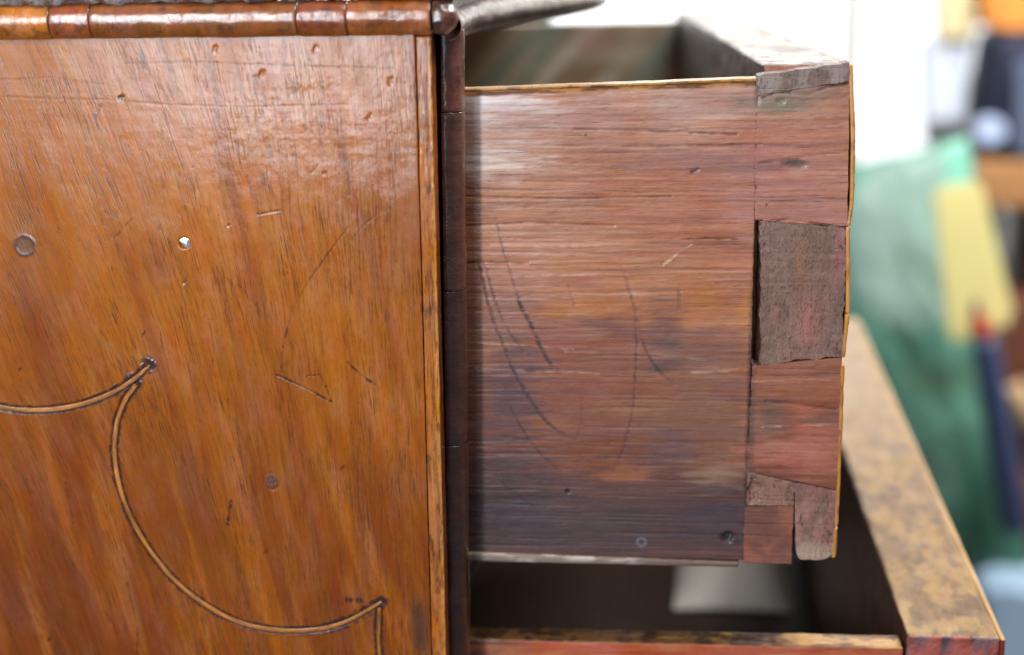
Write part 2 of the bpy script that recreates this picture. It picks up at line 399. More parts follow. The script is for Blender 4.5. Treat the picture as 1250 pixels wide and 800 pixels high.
def panel_disp(V, N):
    X, Z = V[:, 0], V[:, 2]; front = N[:, 1] < -0.5
    h = 0.30 * (fbm(X * 0.02, Z * 0.02, 2, 3) - 0.5) + 0.10 * (fbm(X * 0.12, Z * 0.12, 4, 3) - 0.5)
    # plane marks across the top and bowed surface under the bead
    h += 0.02 * (fbm(X * 0.05, Z * 0.9, 8, 3) - 0.5) * sstep(40, 60, Z)
    h += 0.35 * ((fbm(X * 0.5, Z * 0.4, 12, 4) - 0.5) * 0.12 + (fbm(X * 1.3, Z * 1.2, 14, 2) - .5) * .07) * sstep(30, 70, Z) * sstep(-135, -60, X)
    for pl, wd, st, dp in SCR:
        pts = [xz(*p) for p in pl]; x0 = min(p[0] for p in pts) - 3; x1 = max(p[0] for p in pts) + 3; z0 = min(p[1] for p in pts) - 3; z1 = max(p[1] for p in pts) + 3
        m = np.where((X > x0) & (X < x1) & (Z > z0) & (Z < z1))[0]
        d, t = dseg(X[m], Z[m], pts); h[m] -= .4 * dp * sstep(wd * 1.6, 0, d)
    for (px, py, r, dk, dp) in DENT:
        qx, qz = xz(px, py); d = np.hypot((X - qx) * 1.3 - (Z - qz) * .5, (Z - qz) * .9) + 1.6 * (fbm(X * 1.1, Z * 1.1, 31) - .5)
        h -= .3 * dp * sstep(r, 0, d)
    for pts, sd in ((ARC1, 1), (ARC2, 2), (ARC3, 3)):
        d, t = dseg(X, Z, pts); nn = fbm(X * 0.8, Z * 0.8, 40 + sd)
        h -= 0.30 * sstep(1.25 + 0.4 * nn, 0.8, d)
        h += 0.22 * np.exp(-((d - 1.5) / 0.5) ** 2) * sstep(0.48, 0.6, nn) * (fbm(X * 1.5, Z * 1.5, 46) - .3)
    for (qx, qz), r in ((CUSP1, 3.6), (CUSP1B, 3.4), (CUSP2, 2.8)):
        d = np.hypot((X - qx) * 0.8 - (Z - qz) * 0.5, ((Z - qz) * 0.8 + (X - qx) * 0.5) * 1.2)
        h += sstep(r, 0, d) * (fbm(X * 1.2, Z * 1.2, 90) - 0.45) * 1.6
    d = np.hypot(X - CH[0], Z - CH[1]); h -= 0.9 * sstep(1.9, 0.9, d)
    qx, qz = xz(30, 300); d = np.hypot(X - qx, Z - qz); h += 0.10 * np.exp(-((d - 2.9) / 0.5) ** 2) * (.3 + 1.2 * fbm(X * .6, Z * .6, 3))
    qx, qz = xz(332, 588); d = np.hypot(X - qx, Z - qz); h -= 0.12 * np.exp(-((d - 2.6) / 0.35) ** 2)
    qx, qz = xz(512, 768); h -= 0.3 * np.exp(-((X - qx) / 2.4) ** 4 - ((Z - qz) / 9) ** 4)
    return np.where(front, h, 0)
def panel_worn(V, N):
    X, Z = V[:, 0], V[:, 2]; k = np.zeros(len(V))
    for pts, sd in ((ARC1, 1), (ARC2, 2), (ARC3, 3)):
        d, t = dseg(X, Z, pts); k = np.maximum(k, sstep(2.0, 1.2, d) * (.75 + .25 * fbm(X * .8, Z * .8, 48)))
    qx, qz = xz(512, 768); k = np.maximum(k, .8 * np.exp(-((X - qx) / 2.4) ** 4 - ((Z - qz) / 9) ** 4))
    return np.maximum(k,   .28 * sstep(.56, .76, fbm(X * .12, Z * .05, 49, 5)))
def panel_grain(V):
    X, Z = V[:, 0], V[:, 2]
    lean = 0.28 * sstep(-35, -150, X) + 0.03
    s = X + lean * (Z + 10) * 1.0 + 0.9 * (fbm(X * 0.02, Z * 0.015, 55) - 0.5) * 6
    return np.stack([s, Z, V[:, 1]], 1)
def edge_x(Z):       # the arris of the carcase side leans slightly
    return -20.3 + (Z - 80.6) * (2.0 / 183.8)
def seam_x(Z):
    return edge_x(Z) - 4.6
def panel_warp(V):
    W = V.copy(); lo, hi = -178.0, -24.8
    u = (V[:, 0] - lo) / (hi - lo); W[:, 0] = lo + (seam_x(V[:, 2]) + 0.15 * (fbm(V[:, 2] * .4, V[:, 2] * 0, 3) - .5) - lo) * u
    return W
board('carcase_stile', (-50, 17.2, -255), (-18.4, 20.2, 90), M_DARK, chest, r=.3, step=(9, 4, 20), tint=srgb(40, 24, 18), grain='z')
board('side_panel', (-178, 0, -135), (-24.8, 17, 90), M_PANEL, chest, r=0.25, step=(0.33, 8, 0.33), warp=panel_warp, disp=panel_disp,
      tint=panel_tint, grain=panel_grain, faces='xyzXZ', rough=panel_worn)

def strip_warp(V):
    W = V.copy(); u = V[:, 0] / 4.5
    W[:, 0] = seam_x(V[:, 2]) + 0.22 + (edge_x(V[:, 2]) - seam_x(V[:, 2]) - 0.22) * u + 0.25 * u * (fbm(V[:, 2] * .25, V[:, 2] * 0, 13) - .5)
    return W
def strip_tint(V, N):
    X, Z = V[:, 0], V[:, 2]; c = np.tile(srgb(178, 104, 42), (len(V), 1))
    c = mix(c, srgb(120, 66, 36), sstep(0.5, 0.75, fbm(X * 0.9, Z * 0.07, 61)) * 0.7)
    c = mix(c, srgb(205, 138, 58), sstep(1.6, 0.3, edge_x(Z) - X) * 0.8)  # lighter band paints a highlight along the arris
    c = mix(c, srgb(60, 36, 26), sstep(0.62, 0.72, fbm(X * 1.2, Z * 0.2, 67)) * 0.6)
    side = N[:, 0] > 0.6
    c = np.where(side[:, None], srgb(150, 76, 26), c)
    return c
board('edge_strip', (0, -0.05, -135), (4.5, 6.5, 82), M_PANEL, chest, r=0.5, step=(0.4, 1, 0.5), warp=strip_warp,
      disp=lambda V, N: np.where(N[:, 1] < -.3, 0.25 * (fbm(V[:, 0] * .6, V[:, 2] * .15, 15) - .5), 0), tint=strip_tint, grain='z', faces='xyzXYZ')

def ribbon(name, pts, y, w0, col, seed, taper=0.0):
    n = len(pts); V = []; Fq = []; T = []
    tg = np.gradient(pts, axis=0); tg /= np.linalg.norm(tg, axis=1)[:, None]; nr = np.stack([-tg[:, 1], tg[:, 0]], 1)
    prof = [(-1, 0.35), (-0.95, 0.04), (-0.5, 0.0), (0, 0.01), (0.5, 0.0), (0.95, 0.04), (1, 0.35)]
    m = len(prof)
    for i in range(n):
        wd = w0 * (1 + 0.35 * (vn(i * 0.35, 0.5, seed) - .5)) * (1 - taper * max(0, (i / n - 0.85) / 0.15))
        for k, (a, b) in enumerate(prof):
            x = pts[i][0] + nr[i][0] * a * wd; z = pts[i][1] + nr[i][1] * a * wd
            V.append((x, y + b + 0.10 * (float(vn(i * 0.3, k * 0.5, seed + 3)) - .5), z)); 
            s = float(fbm(np.array(i * 0.22), np.array(k * 0.5), seed + 9)); T.append(col * max(.12, (0.1 + 1.6 * s)) if abs(a) < 0.9 else col * (0.2 + .5 * s))
    for i in range(n - 1):
        for k in range(m - 1):
            a = i * m + k; Fq.append((a, a + 1, a + m + 1, a + m))
    arc = np.cumsum(np.r_[0, np.linalg.norm(np.diff(pts, axis=0), axis=1)])
    G = [(k * 0.4, arc[i], 0) for i in range(n) for k in range(m)]
    o = mesh_obj(name, V, np.array(Fq)[:, ::-1] if True else Fq, M_INLAY, chest, np.array(T), np.array(G))
    return o
YEL = srgb(184, 112, 38)
ribbon('inlay_stringing', ARC1, 0.02, 0.76, YEL, 5, 0.5)
ribbon('inlay_stringing', ARC2, 0.02, 0.76, YEL, 6, 0.4)
ribbon('inlay_stringing', ARC3, 0.02, 0.70, YEL * 0.8, 7)
# round plugs and the bright chip of metal in its hole
def disc(name, px, py, r, y, col, mat, dome=0.2, seed=1, squash=1.0, parent=chest):
    qx, qz = xz(px, py); V = [(qx, y - dome, qz)]; Fq = []; R_, S = 6, 24
    for i in range(1, R_ + 1):
        for k in range(S):
            a = 2 * math.pi * k / S; rr = r * i / R_ * (1 + 0.10 * (float(vn(k * 0.7, 0.3, seed)) - .5))
            V.append((qx + rr * math.cos(a), y - dome * (1 - (i / R_) ** 3) + (0.5 if i == R_ else 0) + 0.12 * (float(vn(i * .9, k * .6, seed)) - .5), qz + rr * squash * math.sin(a)))
    for k in range(S):
        Fq.append((0, 1 + k, 1 + (k + 1) % S, 1 + (k + 1) % S))
    for i in range(R_ - 1):
        for k in range(S):
            a = 1 + i * S; Fq.append((a + k, a + S + k, a + S + (k + 1) % S, a + (k + 1) % S))
    V = np.array(V)
    T = col * (0.7 + 0.6 * fbm(V[:, 0] * 0.9, V[:, 2] * 0.9, seed))[:, None]
    me_f = [f if f[2] != f[3] else f for f in Fq]
    import bmesh
    bm = bmesh.new(); cl = bm.verts.layers.float_color.new('tint'); gl = bm.verts.layers.float_vector.new('grain')
    vs = [bm.verts.new(((v - V[0]) / 1000).tolist()) for v in V]
    for v, t, w_ in zip(vs, T, V): v[cl] = (*t, 1); v[gl] = w_
    for f in me_f:
        q = list(dict.fromkeys(f)); ff = bm.faces.new([vs[i] for i in q]); ff.smooth = True
    bm.normal_update()
    me = bpy.data.meshes.new(name); bm.to_mesh(me); bm.free(); me.materials.append(mat)
    o = bpy.data.objects.new(name, me); COL.objects.link(o); o.parent = parent; o.location = V[0] / 1000 - np.array(parent.location); return o
disc('wood_plug', 332, 588, 2.4, 0.0, srgb(96, 56, 40), M_END, 0.05, 4, 1.15)['label'] = 'dark round plug in the lower panel'
M_METAL = plain('bright_nail_metal', srgb(190, 200, 210), rough=0.25, var=0.2, scale=900); M_METAL.node_tree.nodes['Principled BSDF'].inputs['Metallic'].default_value = 0.6
qx, qz = CH
tri = [(-1.7, 0.9), (-0.2, 1.6), (1.6, 1.3), (1.5, -0.6), (0.9, -1.9), (-0.5, -0.7)]
Vn = [(qx, -0.05, qz)] + [(qx + a, 0.25, qz + b) for a, b in tri] + [(qx + a * 0.5, 0.0, qz + b * 0.5) for a, b in tri]
Fn = [(0, 7 + (k + 1) % 6, 7 + k, 7 + k) for k in range(6)]
Fq = [(7 + k, 7 + (k + 1) % 6, 1 + (k + 1) % 6, 1 + k) for k in range(6)] + [(7 + k, 0, 7 + (k + 1) % 6, 1 + (k + 1) % 6) for k in range(0)]
Fq += [(0, 7 + 2 * k, 7 + (2 * k + 1) % 6, 7 + (2 * k + 2) % 6) for k in range(3)]
mesh_obj('nail', Vn, Fq, M_METAL, chest, smooth=False)['label'] = 'bright broken nail end in a hole'

# --- half-round bead across the top, in cross-grained lengths
def bead(name, path_fn, s0, s1, rad, a0, a1, frame, col, seed, step=0.7, na=26, lump=0.0, gap=0.06):
    """half-round length swept from s0 to s1; frame(s) -> centre, outward dir, up dir"""
    S = np.concatenate([[s0 + gap, s0 + gap + .12, s0 + gap + .4], np.linspace(s0 + gap + 1.0, s1 - gap - 1.0, max(2, int((s1 - s0) / step))), [s1 - gap - .4, s1 - gap - .12, s1 - gap]])
    E = np.minimum(S - s0 - gap, s1 - gap - S); sink = np.where(E < 0.05, 0.30, np.where(E < 0.2, 0.12, np.where(E < .5, 0.03, 0)))
    A = np.linspace(a0, a1, na); V = []; T = []; G = []
    for i, s in enumerate(S):
        c, o, u = frame(s)
        nz = fbm(np.full(na, s * 0.12), A * 1.2, seed, 3) - .5; nz2 = fbm(np.full(na, s * 0.8), A * 5, seed + 4, 3) - .5
        r = rad + 0.5 * nz + (0.05 + lump) * nz2 - sink[i] * 0.8
        P = c[None] + (np.cos(A) * r)[:, None] * o[None] + (np.sin(A) * r)[:, None] * u[None]
        V.append(P)
        k = fbm(np.full(na, s * 0.35), A * 0.8, seed + 11, 4)
        t = np.asarray(col)[None] * (0.55 + 0.95 * k)[:, None]
        k2 = fbm(np.full(na, s * 0.5), A * 3, seed + 23, 4)
        t = mix(t, srgb(50, 30, 26), sstep(0.55, 0.72, k2) * 0.55)
        t = mix(t, srgb(34, 24, 26), np.full(na, min(1.0, sink[i] * 3)))
        T.append(t); G.append(np.stack([np.full(na, s), A * rad, np.full(na, seed * 3.0)], 1))
    n = len(S); idx = np.arange(n * na).reshape(n, na)
    Fq = np.stack([idx[:-1, :-1].ravel(), idx[1:, :-1].ravel(), idx[1:, 1:].ravel(), idx[:-1, 1:].ravel()], 1)
    return mesh_obj(name, np.vstack(V), Fq, M_BEAD, chest, np.vstack(T), np.vstack(G))
def fr_h(s):
    t = (s + 143) / 125.0
    return np.array([s, -0.6, 87.6 - 0.55 * t]), np.array([0, -1.0, 0]), np.array([0, 0, 1.0])
hj = [(-170, srgb(190, 108, 30)), (xz(68, 27)[0], srgb(156, 74, 28)), (xz(117, 27)[0], srgb(146, 80, 34)), (xz(367, 27)[0], srgb(146, 70, 28)), (xz(427, 27)[0], srgb(156, 82, 28)), (-19.6, None)]
for i in range(5):
    bead('bead_segment', None, hj[i][0], hj[i + 1][0], 4.9, -1.35, 1.6, fr_h, hj[i][1], 100 + i * 7, lump=0.12 if i >= 3 else 0.03)
# mitred corner lump and the return along the bowed front
RP = spline([(-15.6, 1), (-17.5, 14), (-19, 60), (-14, 90), (-6, 128), (5, 170), (13, 215), (16, 260)], 10)
def fr_r(s):
    d = np.cumsum(np.r_[0, np.linalg.norm(np.diff(RP, axis=0), axis=1)])
    x = np.interp(s, d, RP[:, 0]); y = np.interp(s, d, RP[:, 1]); x2 = np.interp(s + 1, d, RP[:, 0]); y2 = np.interp(s + 1, d, RP[:, 1])
    tn = np.array([x2 - x, y2 - y, 0]); tn /= max(1e-6, np.linalg.norm(tn)); o = np.array([tn[1], -tn[0], 0])
    return np.array([x, y, 84.2]), o, np.array([0, 0, 1.0])
# corner piece: a lumpy rounded knuckle
U, W_ = np.meshgrid(np.linspace(0, math.pi, 40), np.linspace(0, 2 * math.pi, 60), indexing='ij')
nz = fbm(U * 2, np.cos(W_) * 2 + 5, 71) - .5 + (fbm(U * 5, np.sin(W_) * 4, 73) - .5) * .4
Rr = 4.9 + 0.9 * nz
Vc = np.stack([-17.6 + Rr * np.sin(U) * np.cos(W_) * 1.0, 0.3 + Rr * np.sin(U) * np.sin(W_), 87.0 + Rr * np.cos(U)], -1).reshape(-1, 3)
idx = np.arange(U.size).reshape(U.shape)
Fc = np.stack([idx[:-1, :-1].ravel(), idx[1:, :-1].ravel(), idx[1:, 1:].ravel(), idx[:-1, 1:].ravel()], 1)
Tc = mix(np.tile(srgb(112, 62, 40), (len(Vc), 1)), srgb(44, 32, 30), sstep(0.45, 0.6, fbm(Vc[:, 0] * .5, Vc[:, 2] * .5, 5)) * .8)
mesh_obj('bead_corner', Vc, Fc, M_BEAD, chest, Tc, Vc)
bead('bead_segment', None, 3.5, 60, 4.0, -1.5, 1.5, fr_r, srgb(176, 168, 160), 140, lump=0.03)  # pale grey tints of the return bead paint in reflected backlight
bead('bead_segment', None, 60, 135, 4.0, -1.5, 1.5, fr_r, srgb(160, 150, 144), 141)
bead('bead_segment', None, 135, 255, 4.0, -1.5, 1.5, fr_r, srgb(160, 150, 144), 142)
# --- vertical bead on the front edge
def fr_v(s):
    z = -s
    return np.array([edge_x(z) + 1.9 - 0.009 * (80 - z), 14.6, z]), np.array([1.0, 0, 0]), np.array([0, 1.0, 0])
vj = [-83, -at(560, 138, 9)[2], -at(560, 357, 9)[2], -at(560, 546, 9)[2], 135]
vc = [srgb(104, 58, 44), srgb(88, 50, 38), srgb(78, 44, 34), srgb(70, 38, 26)]
for i in range(4):
    bead('bead_segment', None, vj[i], vj[i + 1], 5.1, -1.75, 1.75, fr_v, vc[i], 160 + i * 7, lump=0.14 if i == 0 else 0.0,)

# --- grimy moulding above the bead, underside of the top
def top_disp(V, N):
    return 2.0 * (fbm(V[:, 0] * 0.16, V[:, 2] * 0.3, 33, 5) - .5) + 0.8 * (fbm(V[:, 0] * .7, V[:, 2] * .9, 37, 3) - .5)
def top_tint(V, N):
    c = np.tile(srgb(92, 62, 50), (len(V), 1)); return mix(c, srgb(150, 140, 136), sstep(0.45, 0.6, fbm(V[:, 0] * .35, V[:, 2] * .5 + V[:, 1], 35)) * 0.8)
board('top_moulding', (-178, -4, 92.0), (-12.5, 262, 106), M_TOP, chest, r=1.6, step=(0.7, 6, 0.7), disp=top_disp, tint=top_tint, grain='x')
# the front rail over the drawer follows the bow of the front
def bow(V):
    W = V.copy(); d = RP; W[:, 0] = V[:, 0] + np.interp(V[:, 1], d[:, 1], d[:, 0]) - 0; return W
board('front_rail', (-19, 17.5, 78.2), (1.0, 268, 110), M_DRAWER, chest, r=1.0, step=(6, 5, 6), warp=bow, tint=srgb(120, 92, 76), grain='y')
# carcase interior behind: rail between the drawers, runners, back
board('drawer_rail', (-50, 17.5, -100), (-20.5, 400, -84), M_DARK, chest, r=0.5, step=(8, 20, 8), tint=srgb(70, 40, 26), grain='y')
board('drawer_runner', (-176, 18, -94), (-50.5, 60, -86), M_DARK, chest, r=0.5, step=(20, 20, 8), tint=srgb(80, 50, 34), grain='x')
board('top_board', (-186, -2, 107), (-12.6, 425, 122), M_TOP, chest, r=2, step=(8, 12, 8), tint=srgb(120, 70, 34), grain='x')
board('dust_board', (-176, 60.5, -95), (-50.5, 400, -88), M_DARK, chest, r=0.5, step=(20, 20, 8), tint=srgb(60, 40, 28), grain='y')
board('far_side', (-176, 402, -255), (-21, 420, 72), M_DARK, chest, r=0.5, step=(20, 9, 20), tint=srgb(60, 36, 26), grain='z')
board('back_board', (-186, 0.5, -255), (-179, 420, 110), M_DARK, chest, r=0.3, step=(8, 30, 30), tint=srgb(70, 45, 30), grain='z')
board('lower_side_panel', (-178, 0.6, -258), (-25.5, 17, -135.5), M_PANEL, chest, r=0.5, step=(4, 8, 4), tint=srgb(140, 70, 28), grain='z')

# ------------------------------------------------------------------ UPPER DRAWER
YD = 22.0
up = thing('top_drawer', 'open upper drawer with reddish brown side, dark dovetail pins and thin golden veneered front edge', 'drawer', (40, 190, -80.5))
def q(px, py, y=YD): return xz(px, py, y)
XJ = 69.2
ARCS = [
 ([(585, 318), (587, 330), (600, 385), (612, 414), (625, 448), (640, 476), (655, 500), (668, 516), (683, 528), (700, 538)], .45, .8),
 ([(592, 320), (598, 345), (606, 372), (616, 396), (628, 414), (640, 431)], .35, .7),
 ([(606, 268), (612, 296), (622, 330), (630, 356)], .35, .5),
 ([(628, 350), (638, 378), (650, 400), (660, 424), (670, 442), (676, 450)], .55, .85),
 ([(758, 320), (768, 355), (776, 385), (777, 420), (776, 450), (774, 490), (768, 522), (758, 556), (748, 580)], .45, .5),
 ([(782, 410), (790, 430), (800, 448), (812, 460), (824, 470)], .45, .55),
 ([(620, 490), (632, 515), (646, 538), (664, 558), (688, 580)], .35, .65),
 ([(604, 580), (620, 596), (638, 610), (654, 622)], .35, .5),
 ([(692, 345), (698, 362), (702, 378)], .3, .45), ([(712, 480), (708, 520), (702, 540)], .3, .3),
 ([(680, 580), (700, 610), (715, 640)], .3, .25), ([(830, 350), (828, 380)], .5, .4),
]
HL = [  # horizontal cracks and saw lines: px pts, half width, colour strength (neg = pale)
 ([(832, 293), (870, 291), (920, 292)], .22, .8), ([(566, 321), (600, 320), (645, 322)], .3, .7), ([(660, 337), (760, 335), (770, 338)], .25, -.35),
 ([(600, 300), (680, 301), (760, 299)], .3, -.35), ([(560, 418), (640, 422), (700, 427)], .25, -.3), ([(690, 430), (800, 433), (860, 440)], .25, -.22),
 ([(580, 450), (700, 455), (760, 458)], .25, -.3), ([(560, 210), (600, 206), (640, 205)], .6, -.35), ([(560, 276), (650, 272), (750, 276)], .3, .4),
 ([(700, 158), (790, 160), (900, 164)], .3, .5), ([(760, 180), (850, 178), (930, 176)], .3, .4), ([(566, 240), (700, 243), (820, 240)], .25, .35),
 ([(925, 200), (990, 190), (1040, 184)], .3, .35), ([(845, 455), (900, 452)], .3, -.35), ([(918, 466), (1024, 462)], .25, -.25), ([(935, 490), (1022, 500)], .35, .45),
 ([(930, 522), (1020, 518)], .2, -.3), ([(930, 273), (960, 268), (1040, 280)], .35, .5),
 ([(810, 324), (828, 310), (844, 299)], .3, -.9), ([(845, 210), (852, 207)], .5, .6), ([(930, 120), (950, 112), (985, 116), (1010, 106), (1038, 102)], .4, .7),
]
BL = [  # stains: px, py, rx mm, rz mm, colour, strength
 (612, 130, 17, 6, (232, 218, 214), 1.0), (604, 196, 15, 5, (226, 206, 196), .9), (610, 160, 14, 8, (196, 164, 150), .6), (720, 150, 30, 12, (170, 128, 112), .6), (860, 130, 18, 8, (186, 160, 150), .5),
 (960, 150, 20, 6, (178, 112, 92), .4), (690, 260, 30, 22, (176, 118, 84), .55), (820, 250, 26, 16, (168, 98, 66), .6), (960, 230, 22, 16, (172, 116, 106), .8),
 (740, 380, 24, 6, (178, 110, 64), .7), (860, 372, 16, 6, (180, 116, 66), .7), (912, 370, 3, 12, (184, 124, 62), .6), (835, 345, 9, 7, (170, 100, 60), .5), (845, 200, 25, 4, (110, 84, 90), .5),
 (620, 380, 12, 14, (130, 90, 80), .5), (700, 450, 28, 16, (140, 82, 66), .6), (760, 400, 14, 5, (96, 66, 64), .6), (850, 450, 14, 12, (120, 86, 76), .6), (815, 410, 6, 12, (88, 66, 68), .65),
 (860, 520, 22, 14, (132, 94, 76), .6), (880, 575, 11, 6, (160, 128, 104), .7), (760, 575, 9, 4, (162, 98, 60), .75), (705, 565, 8, 4, (150, 84, 50), .6), (800, 480, 14, 8, (140, 86, 54), .5),
 (620, 500, 12, 22, (74, 58, 64), .8), (625, 600, 18, 14, (64, 52, 54), .85), (640, 640, 16, 9, (58, 56, 68), .5), (700, 645, 30, 9, (72, 58, 60), .8), (800, 640, 30, 10, (76, 60, 62), .8), (880, 635, 14, 12, (70, 58, 64), .85), (820, 545, 10, 8, (90, 70, 76), .6),
 (980, 545, 18, 9, (176, 108, 92), .95), (985, 478, 18, 6, (160, 98, 72), .8), (955, 505, 8, 5, (92, 70, 62), .7), (982, 500, 7, 3, (174, 96, 74), .7), (1000, 520, 12, 3, (178, 100, 80), .5), (1010, 508, 6, 3, (96, 74, 70), .6),
 (965, 118, 17, 6, (138, 118, 108), .9), (972, 201, 5.2, 1.6, (78, 78, 76), .95), (950, 130, 5, 3, (120, 112, 84), .6), (888, 656, 3, 2.6, (30, 26, 30), .9), (920, 600, 2.2, 5, (28, 20, 20), .9), (916, 585, 3, 3, (60, 44, 44), .6),
 (700, 110, 60, 2.2, (196, 160, 140), .4), (645, 680, 30, 1.5, (120, 110, 100), .3), (800, 450, 4, 2, (60, 72, 60), .6), (918, 520, 1.2, 30, (70, 52, 52), .55), (700, 560, 50, 10, (110, 68, 60), .25),
]
def side_tint(V, N):
    X, Z = V[:, 0], V[:, 2]
    c = np.tile(srgb(176, 116, 90), (len(V), 1))
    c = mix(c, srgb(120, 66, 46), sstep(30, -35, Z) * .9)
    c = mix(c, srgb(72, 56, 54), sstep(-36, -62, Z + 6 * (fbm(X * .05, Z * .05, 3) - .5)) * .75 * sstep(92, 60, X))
    w1 = fbm(X * 0.035, Z * 0.35, 11); w2 = fbm(X * 0.02, Z * 0.8, 13)
    c = mix(c, srgb(190, 124, 84), sstep(.5, .72, w1) * .5 * sstep(-60, -10, Z)); c = mix(c, srgb(112, 78, 74), sstep(.52, .72, w2) * .6)
    c = mix(c, srgb(206, 170, 150), sstep(.6, .75, fbm(X * .03, Z * 1.3, 17)) * .35 * sstep(-30, 10, Z))
    for k, (px, py, rx, rz, col, s) in enumerate(BL):
        bx, bz = q(px, py)
        e = np.hypot((X - bx) / rx, (Z - bz) / rz) + 2.2 * (fbm(X * .09 + k, Z * .7, 19 + k, 6) - .5)
        c = mix(c, srgb(*col), sstep(1.3, 0.2, e) * s * .9)
    for pl, wd, st in HL:
        d, t = dseg(X, Z, [q(*p) for p in pl]); k = sstep(wd * 1.5, wd * .3, d + .5 * (vn(X * .6, Z * 2, 8) - .5)) * abs(st) * sstep(.2, .5, vn(X * .35, Z * 0, 9))
        c = mix(c, srgb(36, 24, 24) if st > 0 else srgb(214, 180, 150), k)
    for pl, wd, st in ARCS:
        P_ = spline([q(*p) for p in pl], 4); d, t = dseg(X + .5 * (vn(Z * .9, X * .3, 61) - .5), Z, P_)
        k = sstep(wd * 1.7, wd * .4, d) * st * np.clip(.1 + 1.25 * vn(Z * 1.5, X * .2, 5), 0, 1) * sstep(0, .12, t) * sstep(1, .85, t)
        c = mix(c, srgb(40, 34, 44), k)
    for (px, py, r) in ((693, 600, .75), (936, 250, .4), (715, 165, .4)):
        bx, bz = q(px, py); c = mix(c, srgb(10, 8, 8), sstep(r, r * .5, np.hypot(X - bx, Z - bz)))
    bx, bz = q(783, 662); d = np.hypot(X - bx, Z - bz); c = mix(c, srgb(130, 130, 140), np.exp(-((d - 1.3) / .35) ** 2) * .6)
    e = Z - (np.interp(X, [-80, -16, 69], [63.5, 65.2, 67.4]) - 2.0)
    ec = mix(np.tile(srgb(170, 112, 58), (len(V), 1)), srgb(78, 44, 26), sstep(.42, .6, fbm(X * .12, Z * 1.2, 87)) * .85)
    c = mix(c, ec, sstep(-.3, .3, e + .8 * (fbm(X * .25, Z * .1, 88) - .5)) * (X < XJ))
    c = mix(c, srgb(58, 40, 36), sstep(1.0, .1, np.abs(X - XJ + .5 + .006 * (60 - Z)) + 1.6 * (fbm(X * .6, Z * .35, 89) - .42)) * .65 * sstep(20, -10, Z))
    return c
def side_disp(V, N):
    X, Z = V[:, 0], V[:, 2]; fr = N[:, 1] < -.5
    h = .3 * (fbm(X * .02, Z * .03, 21, 3) - .5) + .10 * (fbm(X * .02, Z * .9, 23, 3) - .5) + .06 * (fbm(X * .3, Z * .6, 25, 3) - .5)
    h -= .12 * sstep(.55, .75, fbm(X * .03, Z * 1.6, 29))
    for pl, wd, st in HL:
        d, t = dseg(X, Z, [q(*p) for p in pl]); h += (-.3 if st > 0 else .08) * sstep(wd * 1.5, 0, d)
    for pl, wd, st in ARCS:
        d, t = dseg(X, Z, [q(*p) for p in pl]); h -= .12 * st * sstep(wd * 1.6, 0, d)
    for (px, py, rx, rz, dp) in ((693, 600, .8, .8, 1.2), (972, 201, 4.5, 1.4, .5), (920, 600, 2.0, 4.5, 1.8), (888, 656, 2.2, 2.2, .9), (952, 124, 1.6, 1.0, .5), (925, 118, 1.0, 3, .4)):
        bx, bz = q(px, py); e = np.hypot((X - bx) / rx, (Z - bz) / rz) + .7 * (fbm(X * .8, Z * .8, 41) - .5); h -= dp * sstep(1.1, .4, e)
    h -= 1.6 * sstep(64.2, 68.2, Z + .02 * (60 - X)) * (X < 69)
    return np.where(fr, h, 0)
zb, ztop = -79.6, 66.6
def side_warp(V):
    W = V.copy(); m = (V[:, 2] - zb) / (ztop - zb)
    top = np.interp(V[:, 0], [-80, -16, 69], [63.5, 65.2, 67.4]) + .35 * (fbm(V[:, 0] * .15, V[:, 0] * 0, 6) - .5)
    W[:, 2] = zb + (top - zb) * m
    u = np.clip((V[:, 0] - 60) / (XJ - 60), 0, 1); W[:, 0] += u * (.5 * (fbm(V[:, 2] * .5, V[:, 2] * 0, 8) - .5) - .006 * (60 - V[:, 2]))
    return W
def with_top(fn, topcol):
    def f(V, N):
        c = fn(V, N); t = N[:, 2] > .5
        n = fbm(V[:, 0] * .25, V[:, 1] * .5, 77)
        tc = mix(np.tile(topcol, (len(V), 1)), srgb(70, 40, 22), sstep(.5, .65, n) * .7)
        return np.where(t[:, None], tc, c)
    return f
board('drawer_side', (-100, YD, zb), (XJ, YD + 8, ztop), M_DRAWER, up, r=0.5, step=(.36, 1.3, .36), warp=side_warp, disp=side_disp,
      tint=with_top(side_tint, srgb(186, 138, 78)), grain='x', faces='xyzXZ')
# front core (in front of which the joints sit), and its pins / the side's tails as pieces of their own
def front_shear(V):
    W = V.copy(); k = (V[:, 1] - 30) / 340.0; W[:, 0] = V[:, 0] - 24 * k - .012 * (66 - V[:, 2]); return W
def core_tint(V, N):
    c = np.tile(srgb(150, 92, 70), (len(V), 1)); n = fbm(V[:, 0] * .1, V[:, 1] * .06, 81)
    top = mix(np.tile(srgb(176, 164, 148), (len(V), 1)), srgb(104, 84, 68), sstep(.50, .62, n) * .8)
    top = mix(top, srgb(60, 44, 34), sstep(.6, .68, fbm(V[:, 0] * .3, V[:, 1] * .12, 82)) * .9)
    top = mix(top, srgb(96, 66, 44), sstep(36, 30, V[:, 1]) * .7)
    c = np.where((N[:, 2] > .4)[:, None], top, c)
    return np.where((N[:, 0] < -.4)[:, None], srgb(74, 54, 40), c)  # inner face tinted dark, painting in its shade
def rag(V, N): return np.where(N[:, 0] < -.3, 1.6 * (fbm(V[:, 1] * .09, V[:, 2] * .12, 83) - .6), 0) + np.where(N[:, 2] > .4, .5 * (fbm(V[:, 0] * .1, V[:, 1] * .06, 84) - .5), 0)
